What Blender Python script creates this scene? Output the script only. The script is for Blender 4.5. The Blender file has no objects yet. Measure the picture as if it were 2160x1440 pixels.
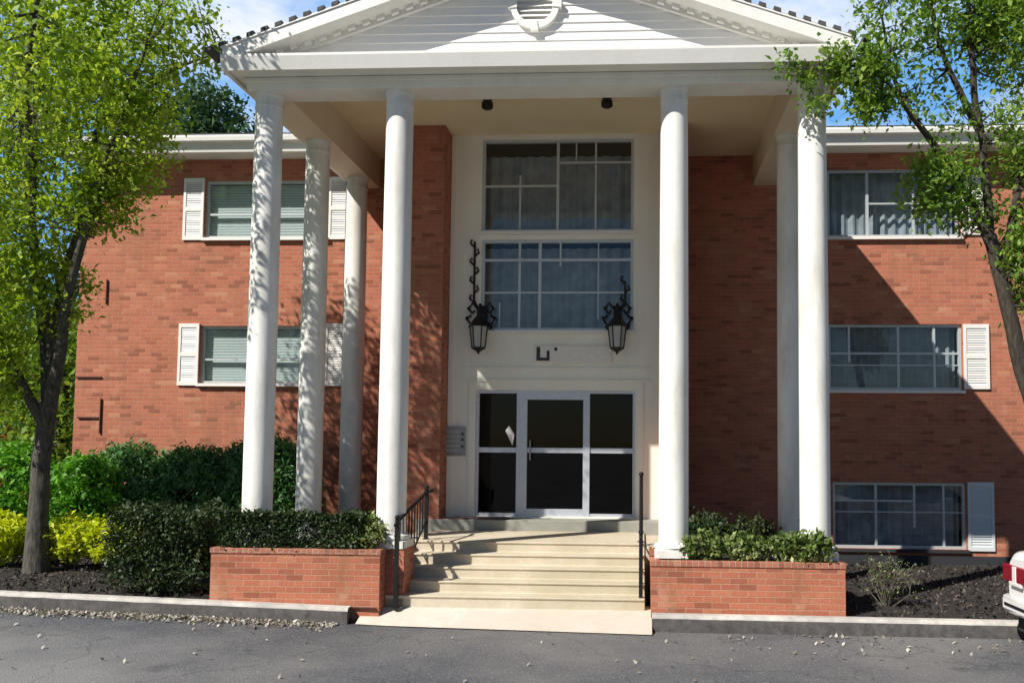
import bpy, math, random
import numpy as np
from mathutils import Vector, Matrix, noise as mnoise

S = bpy.context.scene
C = S.collection
R = math.radians
rng = np.random.default_rng(7)
random.seed(7)

# ------------------------------------------------------------------ camera
CAM = (1.3712, -11.1718, 2.1236)
YAW, PITCH, ROLL = 0.0556, 0.0636, 0.0077
FPX, SHX, SHY = 1885.36, 168.91, 102.89
cam = bpy.data.cameras.new("camera")
co = bpy.data.objects.new("camera", cam); C.objects.link(co)
fw = Vector((-math.sin(YAW)*math.cos(PITCH), math.cos(YAW)*math.cos(PITCH), math.sin(PITCH)))
rt = Vector((math.cos(YAW), math.sin(YAW), 0)); up = rt.cross(fw)
r2 = math.cos(ROLL)*rt + math.sin(ROLL)*up; u2 = -math.sin(ROLL)*rt + math.cos(ROLL)*up
m = Matrix((r2, u2, -fw)).transposed().to_4x4(); m.translation = Vector(CAM)
co.matrix_world = m
cam.sensor_width = 36; cam.lens = FPX/2160*36
cam.shift_x = -SHX/2160; cam.shift_y = SHY/2160
cam.clip_start = 0.1; cam.clip_end = 2000
S.camera = co

# ------------------------------------------------------------------ sky, sun, exposure
SUN_DIR = Vector((1.0, 1.0, -1.3)).normalized()
ELEV = math.asin(-SUN_DIR.z)
AZ = math.atan2(-SUN_DIR.x, -SUN_DIR.y)
W = bpy.data.worlds.new("World"); S.world = W; W.use_nodes = True
nt = W.node_tree; nt.nodes.clear()
def N(t, typ, **kw):
    n = t.nodes.new(typ)
    for k, v in kw.items():
        if k in n.inputs.keys(): n.inputs[k].default_value = v
        else: setattr(n, k, v)
    return n
sky = N(nt, 'ShaderNodeTexSky', sky_type='NISHITA', sun_disc=False, sun_elevation=ELEV, sun_rotation=AZ, air_density=1.0, dust_density=0.6, ozone_density=2.5)
tc = N(nt, 'ShaderNodeTexCoord')
mp = N(nt, 'ShaderNodeMapping'); mp.inputs['Scale'].default_value = (1.0, 1.0, 2.4); mp.inputs['Location'].default_value = (0.72, 0.3, 0.35)
nt.links.new(tc.outputs['Generated'], mp.inputs['Vector'])
cn = N(nt, 'ShaderNodeTexNoise', Scale=2.6, Detail=9.0, Roughness=0.62)
nt.links.new(mp.outputs[0], cn.inputs['Vector'])
cr = N(nt, 'ShaderNodeValToRGB'); cr.color_ramp.elements[0].position = 0.40; cr.color_ramp.elements[1].position = 0.56
nt.links.new(cn.outputs['Fac'], cr.inputs['Fac'])
hs = N(nt, 'ShaderNodeHueSaturation', Saturation=1.35, Value=0.85)
nt.links.new(sky.outputs[0], hs.inputs['Color'])
sx_ = N(nt, 'ShaderNodeSeparateXYZ'); nt.links.new(tc.outputs['Generated'], sx_.inputs[0])
mr = N(nt, 'ShaderNodeMapRange'); mr.inputs[1].default_value = .1; mr.inputs[2].default_value = .6
nt.links.new(sx_.outputs[1], mr.inputs[0])
ml = N(nt, 'ShaderNodeMath', operation='MULTIPLY'); nt.links.new(cr.outputs[0], ml.inputs[0]); nt.links.new(mr.outputs[0], ml.inputs[1])
bk = N(nt, 'ShaderNodeMix', data_type='RGBA'); bk.inputs[7].default_value = (3.2, 8.2, 16.5, 1)
b8 = N(nt, 'ShaderNodeMath', operation='MULTIPLY'); nt.links.new(mr.outputs[0], b8.inputs[0]); b8.inputs[1].default_value = .8
nt.links.new(b8.outputs[0], bk.inputs[0]); nt.links.new(hs.outputs[0], bk.inputs[6])
mx = N(nt, 'ShaderNodeMix', data_type='RGBA')
nt.links.new(ml.outputs[0], mx.inputs[0]); nt.links.new(bk.outputs[2], mx.inputs[6])
mx.inputs[7].default_value = (13.8, 14.4, 16.0, 1)
bg = N(nt, 'ShaderNodeBackground', Strength=0.05)
wo = N(nt, 'ShaderNodeOutputWorld')
nt.links.new(mx.outputs[2], bg.inputs['Color']); nt.links.new(bg.outputs[0], wo.inputs['Surface'])

sl = bpy.data.lights.new("sun", 'SUN'); sl.energy = 5.0; sl.angle = R(0.5); sl.color = (1.0, 0.95, 0.86)
so = bpy.data.objects.new("sun", sl); C.objects.link(so)
so.rotation_euler = SUN_DIR.to_track_quat('-Z', 'Y').to_euler(); so.location = (-10, -12, 16)

vs = S.view_settings
vs.view_transform = 'Standard'; vs.look = 'None'; vs.gamma = 1; vs.use_curve_mapping = False
vs.exposure = 0.42
S.cycles.max_bounces = 7; S.cycles.transparent_max_bounces = 12
S.cycles.use_denoising = True

# ------------------------------------------------------------------ materials
def newmat(name):
    mt = bpy.data.materials.new(name); mt.use_nodes = True
    t = mt.node_tree; t.nodes.clear()
    out = t.nodes.new('ShaderNodeOutputMaterial'); p = t.nodes.new('ShaderNodeBsdfPrincipled')
    t.links.new(p.outputs[0], out.inputs[0])
    return mt, t, p, out
def L(t, a, b): t.links.new(a, b)
def wallvec(t):
    """object coords; (horizontal, vertical) whichever way the face looks"""
    tc = N(t, 'ShaderNodeTexCoord'); g = N(t, 'ShaderNodeNewGeometry')
    s = N(t, 'ShaderNodeSeparateXYZ'); L(t, tc.outputs['Object'], s.inputs[0])
    n = N(t, 'ShaderNodeSeparateXYZ'); L(t, g.outputs['Normal'], n.inputs[0])
    ab = N(t, 'ShaderNodeMath', operation='ABSOLUTE'); L(t, n.outputs[0], ab.inputs[0])
    gt = N(t, 'ShaderNodeMath', operation='GREATER_THAN'); L(t, ab.outputs[0], gt.inputs[0]); gt.inputs[1].default_value = .6
    mxn = N(t, 'ShaderNodeMix', data_type='FLOAT'); L(t, gt.outputs[0], mxn.inputs[0]); L(t, s.outputs[0], mxn.inputs[2]); L(t, s.outputs[1], mxn.inputs[3])
    c = N(t, 'ShaderNodeCombineXYZ'); L(t, mxn.outputs[0], c.inputs[0]); L(t, s.outputs[2], c.inputs[1])
    return c.outputs[0], tc.outputs['Object']
def mix(t, fac, a, b, mode='MIX'):
    mm = N(t, 'ShaderNodeMix', data_type='RGBA', blend_type=mode)
    for sock, v in ((mm.inputs[0], fac), (mm.inputs[6], a), (mm.inputs[7], b)):
        if hasattr(v, 'links'): L(t, v, sock)
        else: sock.default_value = v if not isinstance(v, tuple) else (*v, 1) if len(v) == 3 else v
    return mm.outputs[2]
def noise(t, vec, scale, detail=5, rough=.55):
    n = N(t, 'ShaderNodeTexNoise', Scale=scale, Detail=detail, Roughness=rough)
    if vec is not None: L(t, vec, n.inputs['Vector'])
    return n.outputs['Fac']
def ramp(t, f, p0, p1, c0=(0,0,0), c1=(1,1,1)):
    r = N(t, 'ShaderNodeValToRGB'); e = r.color_ramp.elements
    e[0].position = p0; e[1].position = p1; e[0].color = (*c0, 1); e[1].color = (*c1, 1)
    L(t, f, r.inputs[0]); return r.outputs[0]
def bump(t, p, h, strength=.3, dist=.01):
    b = N(t, 'ShaderNodeBump', Strength=strength, Distance=dist)
    L(t, h, b.inputs['Height']); L(t, b.outputs[0], p.inputs['Normal'])

def brick_mat(name, c1, c2, mortar, soldier=False):
    mt, t, p, o = newmat(name)
    v, oc = wallvec(t)
    if soldier:
        mpn = N(t, 'ShaderNodeMapping'); mpn.inputs['Rotation'].default_value = (0, 0, R(90)); L(t, v, mpn.inputs['Vector']); v = mpn.outputs[0]
    b = N(t, 'ShaderNodeTexBrick', Scale=1.0)
    b.inputs['Mortar Size'].default_value = .006; b.inputs['Mortar Smooth'].default_value = .3
    b.inputs['Brick Width'].default_value = .21; b.inputs['Row Height'].default_value = .072; b.inputs['Bias'].default_value = -.1
    b.inputs['Color1'].default_value = (*c1, 1); b.inputs['Color2'].default_value = (*c2, 1); b.inputs['Mortar'].default_value = (*mortar, 1)
    L(t, v, b.inputs['Vector'])
    f = ramp(t, noise(t, oc, 1.3, 6), .35, .7)
    col = mix(t, f, b.outputs['Color'], mix(t, .3, b.outputs['Color'], (.44, .20, .13)))
    g = noise(t, oc, 34, 3)
    col = mix(t, .35, col, ramp(t, g, .3, .75, (.55,.55,.55), (1.25,1.2,1.15)), 'MULTIPLY')
    # scattered dark and pale bricks
    wn = N(t, 'ShaderNodeTexBrick', Scale=1.0); wn.inputs['Brick Width'].default_value = .21; wn.inputs['Row Height'].default_value = .072
    wn.inputs['Mortar Size'].default_value = 0; wn.inputs['Color1'].default_value = (0,0,0,1); wn.inputs['Color2'].default_value = (1,1,1,1)
    L(t, v, wn.inputs['Vector'])
    col = mix(t, ramp(t, wn.outputs['Color'], .86, .93), col, mix(t, .32, col, (.11, .045, .03)))
    col = mix(t, ramp(t, wn.outputs['Color'], .02, .07, (1,1,1), (0,0,0)), col, mix(t, .3, col, (.55, .33, .2)))
    ms_ = N(t, 'ShaderNodeMapping'); ms_.inputs['Scale'].default_value = (1.6, 1.6, .35); L(t, oc, ms_.inputs['Vector'])
    stn = ramp(t, noise(t, ms_.outputs[0], 1.7, 7, .65), .48, .72)
    col = mix(t, stn, col, mix(t, .42, col, (.21, .12, .065)))
    pale = ramp(t, noise(t, oc, 2.7, 8, .7), .56, .74)
    col = mix(t, pale, col, mix(t, .42, col, (.60, .38, .27)))
    L(t, col, p.inputs['Base Color']); p.inputs['Roughness'].default_value = .9; p.inputs['Specular IOR Level'].default_value = .15
    h = mix(t, .4, b.outputs['Fac'], g)
    inv = N(t, 'ShaderNodeInvert'); L(t, h, inv.inputs['Color'])
    bump(t, p, inv.outputs[0], .8, .010)
    return mt
def paint(name, col, rough=.5, dirt=(.45,.42,.36), amt=.25, sc=3.0, siding=0, streak=True):
    mt, t, p, o = newmat(name)
    tcn = N(t, 'ShaderNodeTexCoord'); oc = tcn.outputs['Object']
    mpn = N(t, 'ShaderNodeMapping'); mpn.inputs['Scale'].default_value = (1, 1, .25 if streak else 1); L(t, oc, mpn.inputs['Vector'])
    f = ramp(t, noise(t, mpn.outputs[0], sc, 7, .65), .45, .8)
    f2 = N(t, 'ShaderNodeMath', operation='MULTIPLY'); L(t, f, f2.inputs[0]); f2.inputs[1].default_value = amt
    c = mix(t, f2.outputs[0], col, dirt)
    c = mix(t, .12, c, ramp(t, noise(t, oc, 45, 2), .3, .7, (.7,.7,.7), (1.2,1.2,1.2)), 'MULTIPLY')
    L(t, c, p.inputs['Base Color']); p.inputs['Roughness'].default_value = rough
    bump(t, p, noise(t, oc, 28, 6, .7), .35, .006)
    return mt
def plain(name, col, rough=.5, metal=0, spec=.5, var=.15, sc=20):
    mt, t, p, o = newmat(name)
    tcn = N(t, 'ShaderNodeTexCoord')
    c = mix(t, var, col, ramp(t, noise(t, tcn.outputs['Object'], sc, 4), .3, .7, (.5,.5,.5), (1.4,1.4,1.4)), 'MULTIPLY')
    L(t, c, p.inputs['Base Color']); p.inputs['Roughness'].default_value = rough; p.inputs['Metallic'].default_value = metal
    p.inputs['Specular IOR Level'].default_value = spec
    return mt
def glass_mat(name, tint=(.55,.62,.62), refl=1.0, fm=1.5):
    mt, t, p, o = newmat(name); t.nodes.remove(p)
    tr = N(t, 'ShaderNodeBsdfTransparent', Color=(*tint, 1)); gl = N(t, 'ShaderNodeBsdfGlossy', Roughness=.015, Color=(1*refl, 1*refl, 1*refl, 1))
    fr = N(t, 'ShaderNodeFresnel'); gg = N(t, 'ShaderNodeNewGeometry')     # a thin pane reflects alike from both sides
    io = N(t, 'ShaderNodeMix', data_type='FLOAT'); L(t, gg.outputs['Backfacing'], io.inputs[0]); io.inputs[2].default_value = 1.55; io.inputs[3].default_value = 1/1.55
    L(t, io.outputs[0], fr.inputs['IOR'])
    tcn = N(t, 'ShaderNodeTexCoord')
    b = N(t, 'ShaderNodeBump', Strength=.06, Distance=.05); L(t, noise(t, tcn.outputs['Object'], 1.6, 2), b.inputs['Height'])
    L(t, b.outputs[0], gl.inputs['Normal'])
    mm = N(t, 'ShaderNodeMath', operation='MULTIPLY'); L(t, fr.outputs[0], mm.inputs[0]); mm.inputs[1].default_value = fm
    ms = N(t, 'ShaderNodeMixShader'); L(t, mm.outputs[0], ms.inputs[0]); L(t, tr.outputs[0], ms.inputs[1]); L(t, gl.outputs[0], ms.inputs[2])
    L(t, ms.outputs[0], o.inputs[0])
    return mt
def leaf_mat(name, dark, mid, light, transl=.35, rough=.5):
    mt, t, p, o = newmat(name)
    a = N(t, 'ShaderNodeAttribute', attribute_name='tint')
    r = N(t, 'ShaderNodeValToRGB'); e = r.color_ramp.elements
    e[0].position = 0; e[0].color = (*dark, 1); e[1].position = 1; e[1].color = (*light, 1)
    x = e.new(.5); x.color = (*mid, 1)
    L(t, a.outputs['Fac'], r.inputs[0])
    L(t, r.outputs[0], p.inputs['Base Color']); p.inputs['Roughness'].default_value = rough
    p.inputs['Specular IOR Level'].default_value = .35
    tl = N(t, 'ShaderNodeBsdfTranslucent'); L(t, mix(t, 1.0, r.outputs[0], (1.25, 1.2, .55), 'MULTIPLY'), tl.inputs['Color'])
    ms = N(t, 'ShaderNodeMixShader'); ms.inputs[0].default_value = transl
    L(t, p.outputs[0], ms.inputs[1]); L(t, tl.outputs[0], ms.inputs[2]); L(t, ms.outputs[0], o.inputs[0])
    return mt
def bark_mat(name, a, b):
    mt, t, p, o = newmat(name)
    tcn = N(t, 'ShaderNodeTexCoord'); mpn = N(t, 'ShaderNodeMapping'); mpn.inputs['Scale'].default_value = (9, 9, 2.2); L(t, tcn.outputs['Object'], mpn.inputs['Vector'])
    n = noise(t, mpn.outputs[0], 3, 8, .7)
    L(t, ramp(t, n, .35, .68, a, b), p.inputs['Base Color']); p.inputs['Roughness'].default_value = .95
    bump(t, p, n, .7, .03)
    return mt
def ground_mat(name, cols, sc, rough=.95, bs=.4, bd=.02):
    mt, t, p, o = newmat(name)
    tcn = N(t, 'ShaderNodeTexCoord'); oc = tcn.outputs['Object']
    c = mix(t, ramp(t, noise(t, oc, sc, 8, .7), .32, .68), cols[0], cols[1])
    c = mix(t, ramp(t, noise(t, oc, sc*.13, 5), .45, .7), c, mix(t, .6, c, cols[2]))
    L(t, c, p.inputs['Base Color']); p.inputs['Roughness'].default_value = rough
    bump(t, p, noise(t, oc, sc*2.3, 5, .7), bs, bd)
    return mt

M = {}
M['brick'] = brick_mat('red_brick', (.49, .172, .108), (.37, .122, .078), (.46, .26, .18))
M['planter_brick'] = brick_mat('planter_brick', (.49, .168, .098), (.37, .118, .072), (.50, .29, .20))
M['coping'] = brick_mat('brick_coping', (.42, .17, .11), (.34, .12, .085), (.45, .34, .27), soldier=True)
M['white'] = paint('white_paint', (.80, .79, .75), .45, amt=.2)
M['column'] = paint('column_paint', (.82, .81, .77), .6, dirt=(.46,.43,.36), amt=.75, sc=3.6)
M['siding'] = paint('white_siding', (.80, .79, .78), .5, amt=.12)
M['panel'] = paint('cream_panel', (.86, .84, .74), .6, dirt=(.66,.61,.42), amt=.4, sc=1.6)
M['ceiling'] = paint('tan_ceiling', (.86, .73, .48), .75, dirt=(.66,.52,.24), amt=.45, sc=1.1, streak=False)
M['frieze'] = paint('grey_white_frieze', (.82, .82, .75), .55, amt=.3, sc=2)
M['beam'] = paint('beige_beam', (.78, .68, .50), .65, dirt=(.6,.5,.32), amt=.4, sc=1.3)
M['shingle'] = ground_mat('dark_shingle', ((.05,.048,.05), (.12,.11,.11), (.07,.065,.06)), 25)
M['alu'] = plain('aluminium', (.52, .56, .58), .4, .3)
M['doorframe'] = plain('door_aluminium', (.55, .58, .64), .35, .35)
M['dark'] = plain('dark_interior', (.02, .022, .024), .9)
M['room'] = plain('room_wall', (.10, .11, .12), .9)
M['blind'] = plain('pale_blind', (.52, .58, .58), .8, var=.08)
M['curtain'] = plain('grey_curtain', (.31, .345, .39), .9, var=.5, sc=5)
M['glass'] = glass_mat('window_glass', (.84,.88,.88))
M['darkglass'] = glass_mat('door_glass', (.18,.22,.30), .6, .8)
M['shutter'] = paint('white_shutter', (.80, .77, .74), .5, amt=.15)
M['blueshutter'] = paint('pale_blue_shutter', (.64, .68, .69), .5, amt=.15)
M['black'] = plain('black_iron', (.012, .012, .013), .45, .3)
M['concrete'] = ground_mat('pale_concrete', ((.50,.43,.32), (.60,.53,.42), (.36,.32,.20)), 7, .85, .2, .006)
M['apron'] = ground_mat('apron_concrete', ((.52,.46,.39), (.62,.56,.49), (.46,.40,.33)), 5, .85, .2, .006)
M['kerb'] = ground_mat('kerb_concrete', ((.40,.38,.36), (.66,.62,.56), (.28,.27,.27)), 6, .9, .4, .01)
M['kerbface'] = ground_mat('tarred_shaded_kerb_face', ((.035,.033,.034), (.12,.11,.105), (.05,.048,.05)), 9, .9, .5, .01)  # tar build-up and the face's shadow both go into this dark colour
M['soil'] = ground_mat('mulch', ((.018,.015,.013), (.062,.052,.045), (.035,.03,.032)), 30, .95, 1.0, .05)
M['land'] = ground_mat('grass_land', ((.05,.09,.02), (.10,.14,.04), (.12,.10,.05)), 3)
M['foundation'] = plain('dark_foundation', (.025, .025, .03), .8)
M['lampglass'] = plain('frosted_glass', (.42, .42, .38), .4)
M['steel'] = plain('grey_steel', (.30, .31, .32), .4, .5)
M['paper'] = plain('notice_paper', (.75, .75, .74), .8)
M['sign'] = plain('faded_sign', (.80, .76, .69), .6)
M['ink'] = plain('sign_lettering', (.05, .04, .045), .6)
M['leaf_tree'] = leaf_mat('tree_leaf', (.10,.19,.02), (.27,.41,.03), (.58,.66,.14), .48)
M['leaf_tree2'] = leaf_mat('tree_leaf_two', (.055,.13,.03), (.16,.29,.035), (.40,.52,.11), .45)
M['leaf_yew'] = leaf_mat('yew_leaf', (.05,.14,.04), (.10,.24,.08), (.22,.36,.16), .25)
M['leaf_laurel'] = leaf_mat('laurel_leaf', (.05,.17,.02), (.13,.36,.03), (.28,.56,.08), .35)
M['leaf_lime'] = leaf_mat('lime_leaf', (.32,.42,.012), (.58,.65,.02), (.78,.80,.08), .4)
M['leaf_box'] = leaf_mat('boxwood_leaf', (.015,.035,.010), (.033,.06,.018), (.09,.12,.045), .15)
M['leaf_var'] = leaf_mat('variegated_leaf', (.05,.10,.02), (.15,.22,.05), (.58,.60,.36), .3)
M['leaf_far'] = leaf_mat('far_leaf', (.025,.07,.03), (.05,.12,.05), (.12,.20,.10), .3)
M['leaf_rust'] = leaf_mat('rust_leaf', (.14,.07,.015), (.24,.12,.02), (.36,.22,.05), .3)
M['leaf_dry'] = leaf_mat('dry_leaf', (.12,.10,.07), (.34,.31,.27), (.66,.64,.60), .1)
M['bark'] = bark_mat('grey_bark', (.025,.022,.018), (.14,.125,.105))
M['bark2'] = bark_mat('brown_bark', (.018,.014,.010), (.085,.068,.05))
M['twig'] = bark_mat('pale_twig', (.07,.06,.045), (.17,.15,.12))

def asphalt_mat():
    mt, t, p, o = newmat('asphalt')
    tcn = N(t, 'ShaderNodeTexCoord'); oc = tcn.outputs['Object']
    f = noise(t, oc, 55, 4, .7)
    c = ramp(t, f, .3, .72, (.045,.048,.057), (.102,.107,.121))
    big = ramp(t, noise(t, oc, .32, 5, .6), .42, .66)
    c = mix(t, big, c, mix(t, .55, c, (.22, .208, .195)))
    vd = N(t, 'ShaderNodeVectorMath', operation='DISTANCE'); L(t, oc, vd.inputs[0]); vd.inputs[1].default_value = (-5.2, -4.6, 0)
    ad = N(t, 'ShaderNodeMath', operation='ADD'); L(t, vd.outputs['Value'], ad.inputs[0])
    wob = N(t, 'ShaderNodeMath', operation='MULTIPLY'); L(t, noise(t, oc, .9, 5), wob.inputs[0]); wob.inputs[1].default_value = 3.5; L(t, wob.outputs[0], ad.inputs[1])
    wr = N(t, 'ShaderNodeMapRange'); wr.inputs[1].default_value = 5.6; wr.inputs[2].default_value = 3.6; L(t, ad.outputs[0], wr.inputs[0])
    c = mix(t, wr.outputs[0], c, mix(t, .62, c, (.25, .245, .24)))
    st = ramp(t, noise(t, oc, 1.6, 7, .7), .55, .75)
    c = mix(t, st, c, mix(t, .4, c, (.04, .04, .043)))
    vo = N(t, 'ShaderNodeTexVoronoi', Scale=70.0); L(t, oc, vo.inputs['Vector'])
    agg = ramp(t, vo.outputs['Color'], .72, .95); c = mix(t, agg, c, mix(t, .5, c, (.30, .30, .31)))
    dv = N(t, 'ShaderNodeVectorMath', operation='MULTIPLY_ADD'); nz_ = N(t, 'ShaderNodeTexNoise', Scale=1.4, Detail=6.0); L(t, oc, nz_.inputs['Vector'])
    L(t, nz_.outputs['Color'], dv.inputs[0]); dv.inputs[1].default_value = (.9, .9, .9); L(t, oc, dv.inputs[2])
    ck = N(t, 'ShaderNodeTexVoronoi', Scale=.42, feature='DISTANCE_TO_EDGE'); L(t, dv.outputs[0], ck.inputs['Vector'])
    cm = ramp(t, ck.outputs['Distance'], .002, .007, (1,1,1), (0,0,0)); c = mix(t, cm, c, mix(t, .38, c, (.02, .02, .02)))
    oil = ramp(t, noise(t, oc, .85, 3, .5), .66, .74); c = mix(t, oil, c, mix(t, .55, c, (.025, .025, .026)))
    L(t, c, p.inputs['Base Color']); p.inputs['Roughness'].default_value = .88
    bump(t, p, mix(t, .5, f, vo.outputs['Distance']), .8, .012)
    return mt
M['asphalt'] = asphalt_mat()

# ------------------------------------------------------------------ helpers
class MB:
    def __init__(s): s.v = []; s.f = []
    def add(s, vs, fs):
        o = len(s.v); s.v += [tuple(x) for x in vs]; s.f += [tuple(i+o for i in f) for f in fs]; return s
    def box(s, x0, x1, y0, y1, z0, z1):
        return s.add([(x0,y0,z0),(x1,y0,z0),(x1,y1,z0),(x0,y1,z0),(x0,y0,z1),(x1,y0,z1),(x1,y1,z1),(x0,y1,z1)],
            [(0,3,2,1),(4,5,6,7),(0,1,5,4),(1,2,6,5),(2,3,7,6),(3,0,4,7)])
    def quad(s, a, b, c, d): return s.add([a,b,c,d], [(0,1,2,3)])
    def prism(s, pts, y0, y1):
        """closed (x,z) outline, counter-clockwise seen from -y, run from y0 to y1"""
        n = len(pts); v = [(x,y0,z) for x,z in pts] + [(x,y1,z) for x,z in pts]
        return s.add(v, [tuple(range(n)), tuple(range(2*n-1, n-1, -1))] + [(i, i+n, (i+1)%n+n, (i+1)%n) for i in range(n)])
    def prismx(s, pts, x0, x1):
        """closed (y,z) outline run along x"""
        n = len(pts); v = [(x0,y,z) for y,z in pts] + [(x1,y,z) for y,z in pts]
        return s.add(v, [tuple(range(n-1,-1,-1)), tuple(range(n, 2*n))] + [(i, (i+1)%n, (i+1)%n+n, i+n) for i in range(n)])
    def lathe(s, prof, cx=0, cy=0, n=24):
        o = []; f = []
        for r, z in prof:
            for k in range(n):
                a = 2*math.pi*k/n; o.append((cx+r*math.cos(a), cy+r*math.sin(a), z))
        for i in range(len(prof)-1):
            for k in range(n):
                f.append((i*n+k, i*n+(k+1)%n, (i+1)*n+(k+1)%n, (i+1)*n+k))
        f.append(tuple(range(n-1,-1,-1))); f.append(tuple((len(prof)-1)*n+k for k in range(n)))
        return s.add(o, f)
    def tube(s, pts, rad, n=8):
        pts = [Vector(p) for p in pts]
        o = []; f = []; prev = None
        for i, p in enumerate(pts):
            d = (pts[min(i+1, len(pts)-1)] - pts[max(i-1, 0)]).normalized()
            a = d.orthogonal().normalized() if prev is None else (prev - d*prev.dot(d)).normalized()
            prev = a; b = d.cross(a); r = rad[i] if hasattr(rad, '__len__') else rad
            for k in range(n):
                t = 2*math.pi*k/n; o.append(p + (a*math.cos(t) + b*math.sin(t))*r)
        for i in range(len(pts)-1):
            for k in range(n): f.append((i*n+k, i*n+(k+1)%n, (i+1)*n+(k+1)%n, (i+1)*n+k))
        f.append(tuple(range(n-1,-1,-1))); f.append(tuple((len(pts)-1)*n+k for k in range(n)))
        return s.add(o, f)
    def build(s, name, mat, parent=None, smooth=False, bevel=0, loc=None):
        me = bpy.data.meshes.new(name); me.from_pydata(s.v, [], s.f); me.update()
        me.materials.append(mat)
        if smooth:
            for p in me.polygons: p.use_smooth = True
            me.set_sharp_from_angle(angle=R(40))
        o = bpy.data.objects.new(name, me); C.objects.link(o)
        if bevel:
            b = o.modifiers.new('bevel', 'BEVEL'); b.width = bevel; b.segments = 2; b.limit_method = 'ANGLE'
        if parent: o.parent = parent
        if loc: o.location = loc
        return o
def tag(o, label=None, cat=None, group=None, kind=None):
    if label: o['label'] = label
    if cat: o['category'] = cat
    if group: o['group'] = group
    if kind: o['kind'] = kind
    return o
def thing(name, label, cat, loc=(0,0,0), group=None, rz=0):
    o = bpy.data.objects.new(name, None); C.objects.link(o); o.location = loc; o.rotation_euler.z = rz
    o.empty_display_size = .2
    return tag(o, label, cat, group)

def leaves(name, pts, size, mat, parent, up=.35, aspect=.55, tint=None, jitter=.35):
    """one mesh of small folded leaves at the given points"""
    P = np.asarray(pts, float); n = len(P)
    d = rng.normal(size=(n,3)); d /= np.linalg.norm(d, axis=1)[:,None]
    nr = rng.normal(size=(n,3)); nr[:,2] = np.abs(nr[:,2]) + up
    nr -= d*(nr*d).sum(1)[:,None]; nr /= np.linalg.norm(nr, axis=1)[:,None]
    sd = np.cross(d, nr)
    L_ = size*(1 + jitter*rng.uniform(-1,1,n))[:,None]
    a = P - d*L_*.5; b = P + d*L_*.5
    w = sd*L_*aspect*.5; fold = nr*L_*.10
    mid = P - d*L_*.05
    V = np.stack([a, mid+w+fold, b, mid-w+fold], 1).reshape(-1,3).astype(np.float32)
    me = bpy.data.meshes.new(name)
    me.vertices.add(4*n); me.vertices.foreach_set('co', V.ravel())
    me.loops.add(4*n); me.loops.foreach_set('vertex_index', np.arange(4*n, dtype=np.int32))
    me.polygons.add(n); me.polygons.foreach_set('loop_start', np.arange(0, 4*n, 4, dtype=np.int32))
    me.polygons.foreach_set('loop_total', np.full(n, 4, dtype=np.int32))
    at = me.attributes.new('tint', 'FLOAT', 'POINT')
    tn = (rng.beta(2.0, 2.2, n) if tint is None else tint)
    at.data.foreach_set('value', np.repeat(tn, 4).astype(np.float32))
    me.update(calc_edges=True); me.validate()
    me.materials.append(mat)
    o = bpy.data.objects.new(name, me); C.objects.link(o)
    if parent: o.parent = parent
    return o
def clumps(c, r, nc, per, spread, shell=.5, floor=None):
    """leaf points in clumps through an ellipsoid, denser towards its skin"""
    d = rng.normal(size=(nc,3)); d /= np.linalg.norm(d, axis=1)[:,None]
    rad = rng.uniform(shell, 1, nc)**(1/2.2)
    cc = np.array(c) + d*rad[:,None]*np.array(r)
    p = np.repeat(cc, per, 0) + rng.normal(size=(nc*per,3))*spread
    if floor is not None: p = p[p[:,2] > floor]
    return p
def boxpts(x0, x1, y0, y1, z0, z1, n, ragged=.04):
    """points near the skin of a clipped hedge"""
    s = np.array([x1-x0, y1-y0, z1-z0]); u = rng.uniform(0,1,(n,3))
    face = rng.choice(5, n, p=np.array([s[1]*s[2]*.5, s[1]*s[2]*.5, s[0]*s[2], s[0]*s[2]*.4, s[0]*s[1]*1.3])/ (s[1]*s[2] + 1.4*s[0]*s[2] + 1.3*s[0]*s[1]))
    u[face==0,0] = 0; u[face==1,0] = 1; u[face==2,1] = 0; u[face==3,1] = 1; u[face==4,2] = 1
    e = np.abs(rng.normal(size=n))*.06
    for ax, f0, f1 in ((0,0,1),(1,2,3),(2,9,4)):
        u[face==f0,ax] += (e/s[ax])[face==f0]; u[face==f1,ax] -= (e/s[ax])[face==f1]
    p = np.array([x0,y0,z0]) + u*s
    q = p.copy()
    for i in range(n):
        k = mnoise.noise(Vector(p[i])*3.1)*ragged*2.2
        q[i] += rng.normal(size=3)*ragged*.5 + np.array([0,-.5,.8])*k
    return q

# ------------------------------------------------------------------ ground
def zg(x): return .022*max(0, -x-1.6)             # the lot climbs a little to the left
def sheet(name, xs, ys, zf, mat):
    b = MB(); nx = len(xs)
    for y in ys:
        for x in xs: b.v.append((x, y, zf(x, y)))
    for j in range(len(ys)-1):
        for i in range(nx-1): b.f.append((j*nx+i, j*nx+i+1, (j+1)*nx+i+1, (j+1)*nx+i))
    return tag(b.build(name, mat, smooth=True), kind='structure')
xs = [-600,-150,-60,-25] + list(np.linspace(-14, 14, 57)) + [25,60,150,600]
sheet('ground', [-700,-200,-60,-20,0,20,60,200,700], [-700,-200,-60,-20,-4,20,60,200,900], lambda x,y: -.06, M['land'])
def kerb_y(x): return -.62 - .012*max(0, x) + .02*max(0, -x-1.6)
sheet('asphalt', [-300,-70,-40,-25]+list(np.linspace(-14,14,57))+[25,40,70,300], [-400,-150,-60,-30,-15]+list(np.linspace(-8,.6,35)), lambda x,y: (zg(x) if x > -14 else .27)*(1 if y > -8 else max(0, 1+(y+8)/8)) + .006*mnoise.noise(Vector((x*.7,y*.7,0))), M['asphalt'])
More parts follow.
